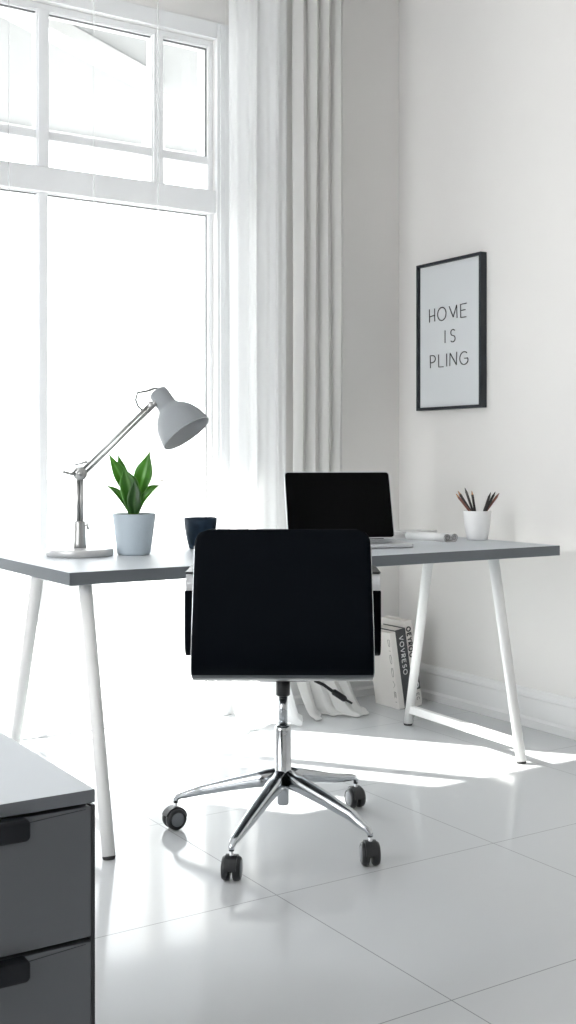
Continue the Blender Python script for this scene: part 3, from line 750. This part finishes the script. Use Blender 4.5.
# local: x = 0 at the wall, negative into the room; y along the wall, z up
hw, hh, dp, fw = 0.2105, 0.321, 0.034, 0.0125
b = BM()
box(b, -dp, 0, -hw, -hw + fw, -hh, hh); box(b, -dp, 0, hw - fw, hw, -hh, hh); box(b, -dp, 0, -hw + fw, hw - fw, hh - fw, hh); box(b, -dp, 0, -hw + fw, hw - fw, -hh, -hh + fw)
obj('picture_frame', b, 'frame', fp, bevel=0.001)
poster = obj('poster', bx(-0.020, -0.004, -hw + fw, hw - fw, -hh + fw, hh - fw), 'art', fp)
arc = lambda cx, cy, rx, ry, a0, a1, n=12: [(cx + rx * math.cos(R(a0 + (a1 - a0) * k / n)), cy + ry * math.sin(R(a0 + (a1 - a0) * k / n))) for k in range(n + 1)]
G = {  # strokes in a box 1 high
    'H': (0.52, [[(0, 1), (0.01, 0)], [(0.48, 1), (0.5, 0.02)], [(0.0, 0.42), (0.5, 0.50)]]),
    'O': (0.80, [arc(0.38, 0.5, 0.38, 0.50, 100, 462, 20)]),
    'M': (0.74, [[(0.0, 0.98), (0.36, 0.12), (0.66, 1.0)], [(0.66, 1.0), (0.70, 0.02)]]),
    'E': (0.55, [[(0.02, 1), (0.04, 0)], [(0.0, 0.98), (0.55, 1.0)], [(0.03, 0.52), (0.44, 0.54)], [(0.04, 0.01), (0.52, 0.0)]]),
    'I': (0.06, [[(0.03, 1), (0.03, 0)]]),
    'S': (0.50, [arc(0.26, 0.75, 0.23, 0.24, 35, 270, 12) + arc(0.24, 0.26, 0.25, 0.25, 90, -140, 12)]),
    'P': (0.50, [[(0.02, 1), (0.04, 0)], [(0.0, 0.97)] + arc(0.20, 0.70, 0.28, 0.28, 80, -85, 10) + [(0.03, 0.40)]]),
    'L': (0.45, [[(0.02, 1), (0.03, 0.02), (0.45, 0.0)]]),
    'N': (0.60, [[(0.0, 0), (0.02, 1), (0.56, 0.04), (0.58, 1.04)]]),
    'G': (0.70, [arc(0.36, 0.50, 0.36, 0.49, 50, 335, 18) + [(0.66, 0.48), (0.38, 0.48)]]),
    'Y': (0.6, [[(0, 1), (0.3, 0.5), (0.6, 1)], [(0.3, 0.5), (0.3, 0)]]),
    'V': (0.6, [[(0, 1), (0.3, 0), (0.6, 1)]]),
    'R': (0.5, [[(0, 0), (0, 1)] + arc(0.2, 0.74, 0.28, 0.26, 90, -90, 8) + [(0.0, 0.48), (0.5, 0)]]),
    'K': (0.5, [[(0, 0), (0, 1)], [(0.5, 1), (0, 0.45), (0.5, 0)]]),
    'C': (0.6, [arc(0.34, 0.5, 0.34, 0.5, 50, 310, 12)]),
    'U': (0.6, [[(0, 1), (0, 0.3)] + arc(0.28, 0.28, 0.28, 0.28, 180, 360, 8) + [(0.56, 1)]]),
    'D': (0.6, [[(0, 0), (0, 1)] + arc(0.1, 0.5, 0.48, 0.5, 90, -90, 10) + [(0, 0)]]),
}
def lettering(text, h, width, to3, rad, gap=0.24):
    """handwritten strokes as thin tubes; to3(a, b) maps text-plane metres to 3-D"""
    ws = [G[c][0] for c in text]; tot = sum(ws) + gap * (len(text) - 1); k = width / tot; b = BM(); x = -width / 2
    for c, w in zip(text, ws):
        for st in G[c][1]:
            pts = [to3(x + px_ * k, (py_ - 0.5) * h) for px_, py_ in st]
            for p, q in zip(pts, pts[1:]): tube(b, [p, q], rad, 6)
        x += (w + gap) * k
    return b
# seen from the room, left on the wall is +y
for text, zc, w, h, yc in (('HOME', 1.680, 0.244, 0.057, 3.800), ('IS', 1.580, 0.068, 0.054, 3.785), ('PLING', 1.479, 0.250, 0.055, 3.793)):
    gap = 0.24 if text != 'IS' else 0.55
    k = w / (sum(G[c][0] for c in text) + gap * (len(text) - 1)); x = -w / 2
    for c in text:
        cw_ = G[c][0] * k
        o = obj('letter', lettering(c, h, cw_, lambda a, q, x=x, cw_=cw_: (-0.0208, yc - 3.7875 - (a + x + cw_ / 2), zc - 1.588 + q), 0.0023), 'ink', poster)
        o['label'] = 'handwritten black letter ' + c
        x += cw_ + gap * k

# ------------------------------------------------------------------ books on the floor in the corner
def book(x, y, w, d, h, lean, label, m, spine=None, turn=0.0):
    t = thing('book', label, 'book', (x, y, 0.0), turn, 'books leaning in the corner under the desk')
    t.rotation_euler = (0, -lean, turn)
    # local: bottom left edge at origin, x = thickness, y = depth away from the camera, z = height
    b = BM(); c = 0.003
    box(b, 0, c, 0, d, 0, h); box(b, w - c, w, 0, d, 0, h); box(b, c, w - c, 0, c, 0, h)
    cv = obj('cover', b, m, t, bevel=0.0015)
    obj('pages', bx(c + 0.0003, w - c - 0.0003, c + 0.0003, d - 0.006, 0.003, h - 0.004), 'page', t)
    return t
def spine_text(t, text, h, width, x, zc, m, rad, up=True, y=-0.0006, side=False):
    if side: f = lambda a, c: (-0.0006, x + c, zc - a)
    else: f = lambda a, c: (x + c, y, zc - a)
    return obj('spine_lettering', lettering(text, h, width, f, rad, 0.3), m, t)
LEAN = R(9)
bk = book(2.996, 3.832, 0.030, 0.165, 0.330, LEAN, 'thick cream book with faint grey lettering, leftmost in the corner', 'bookwhite')
spine_text(bk, 'DIOOVEI', 0.012, 0.27, 0.014, 0.165, 'softink', 0.0009, side=True)
bk = book(2.996 + 0.0325, 3.838, 0.056, 0.150, 0.338, LEAN, 'charcoal book with white lettering, between the two cream books', 'bookdark')
spine_text(bk, 'VOVRESO', 0.020, 0.165, 0.028, 0.225, 'paper', 0.0018)
bk = book(2.996 + 0.0910, 3.842, 0.040, 0.170, 0.372, LEAN, 'tall cream book with bold black lettering, rightmost in the corner', 'bookwhite')
spine_text(bk, 'OEYROO', 0.020, 0.13, 0.017, 0.28, 'ink', 0.003)
o = obj('spine_band', bx(-0.0004, 0.0404, -0.0022, 0.0, 0.072, 0.150), 'bookdark', bk); o['label'] = 'charcoal band near the foot of the spine'
spine_text(bk, 'SO', 0.020, 0.05, 0.022, 0.105, 'paper', 0.002, y=-0.003)
o = obj('spine_label', bx(0.004, 0.0408, -0.0024, 0.0, 0.014, 0.068), 'booklabel', bk)
spine_text(bk, 'EC', 0.014, 0.03, 0.022, 0.042, 'softink', 0.0012, y=-0.003)

# ------------------------------------------------------------------ curtains
ZT = 3.25
struct('trim_1', bx(1.0, 2.95, 3.93, 4.03, ZT, ZC), 'track', 'white curtain track fixed under the ceiling', 'curtain track', bevel=0.003)
def sheet_mesh(fx, fy, nu, nz, z0, z1, fz=None):
    """grid: u in 0..1 across, t in 0..1 from top down"""
    b = BM(); rows = []
    for j in range(nz + 1):
        t = j / nz; row = []
        for i in range(nu + 1):
            u = i / nu; row.append(b.verts.new((fx(u, t), fy(u, t), fz(u, t) if fz else z1 + (z0 - z1) * t)))
        rows.append(row)
    for a, c in zip(rows, rows[1:]):
        for i in range(nu): f = b.faces.new((a[i], a[i + 1], c[i + 1], c[i])); f.smooth = True
    return b
# 1: very thin voile across the window
vo = obj('voile_curtain', sheet_mesh(lambda u, t: 1.10 + 1.17 * u, lambda u, t: 4.03 + 0.012 * math.sin(u * 21) + 0.006 * math.sin(u * 47 + 1), 120, 12, 0.012, ZT), 'voile')
tag(vo, 'almost transparent white voile hanging across the tall window', 'curtain')
for xs in (1.372, 1.700, 1.968):
    u = (xs - 1.10) / 1.17; yv = 4.03 + 0.012 * math.sin(u * 21) + 0.006 * math.sin(u * 47 + 1)
    b = BM(); box(b, xs - 0.0016, xs + 0.0016, yv - 0.0032, yv - 0.0018, 0.012, ZT); obj('seam', b, 'seam', vo)
# 2: gathered gauze beside it, spilling on the floor
def smooth01(x): x = max(0, min(1, x)); return x * x * (3 - 2 * x)
def gz_x(u, t):
    pool = smooth01((t - 0.90) / 0.10)
    return 2.262 + 0.285 * u + 0.02 * (0.5 - u) * math.sin(t * 3) + pool * (-0.05 + 0.06 * u)
def gz_y(u, t):
    pool = smooth01((t - 0.90) / 0.10)
    w = 0.018 * math.sin(u * 15 + 0.5 * math.sin(t * 4)) + 0.006 * math.sin(u * 37 + 2)
    return 3.985 + w - pool * (0.13 + 0.045 * math.sin(u * 9 + 1))
def gz_z(u, t):
    if t < 0.965: return ZT + (0.018 - ZT) * (t / 0.965) ** 1
    k = (t - 0.965) / 0.035
    return 0.018 - 0.008 * k + 0.004 * math.sin(u * 40)
g = obj('gauze_curtain', sheet_mesh(gz_x, gz_y, 110, 90, 0, ZT, gz_z), 'gauze', solid=0.0012)
tag(g, 'bright gathered gauze curtain beside the window, its hem spilling on the floor', 'curtain')
# 3: heavier drape with four deep pleats
def pleat(u):
    k = u * 4.0; f = k - math.floor(k)
    return 0.036 * (math.sin(PI * f) ** 0.7) if f < 1 else 0
def dr_x(u, t):
    pool = smooth01((t - 0.90) / 0.10)
    k = u * 4.0; f = k - math.floor(k)
    return 2.572 + 0.250 * u + 0.008 * math.sin(2 * PI * f) + pool * 0.05 * u
def dr_y(u, t):
    pool = smooth01((t - 0.90) / 0.10)
    return 4.00 - pleat(u) * (1 - 0.3 * t) + 0.004 * math.sin(t * 9 + u * 8) - pool * (0.14 + 0.05 * math.sin(u * 8 + 2.4))
def dr_z(u, t):
    if t < 0.962: return ZT + (0.020 - ZT) * (t / 0.962)
    k = (t - 0.962) / 0.038
    return 0.020 - 0.012 * k + 0.003 * math.sin(u * 30)
d_ = obj('drape_curtain', sheet_mesh(dr_x, dr_y, 128, 90, 0, ZT, dr_z), 'drape', solid=0.002)
tag(d_, 'greyer pleated drape hanging nearest the corner of the room', 'curtain')
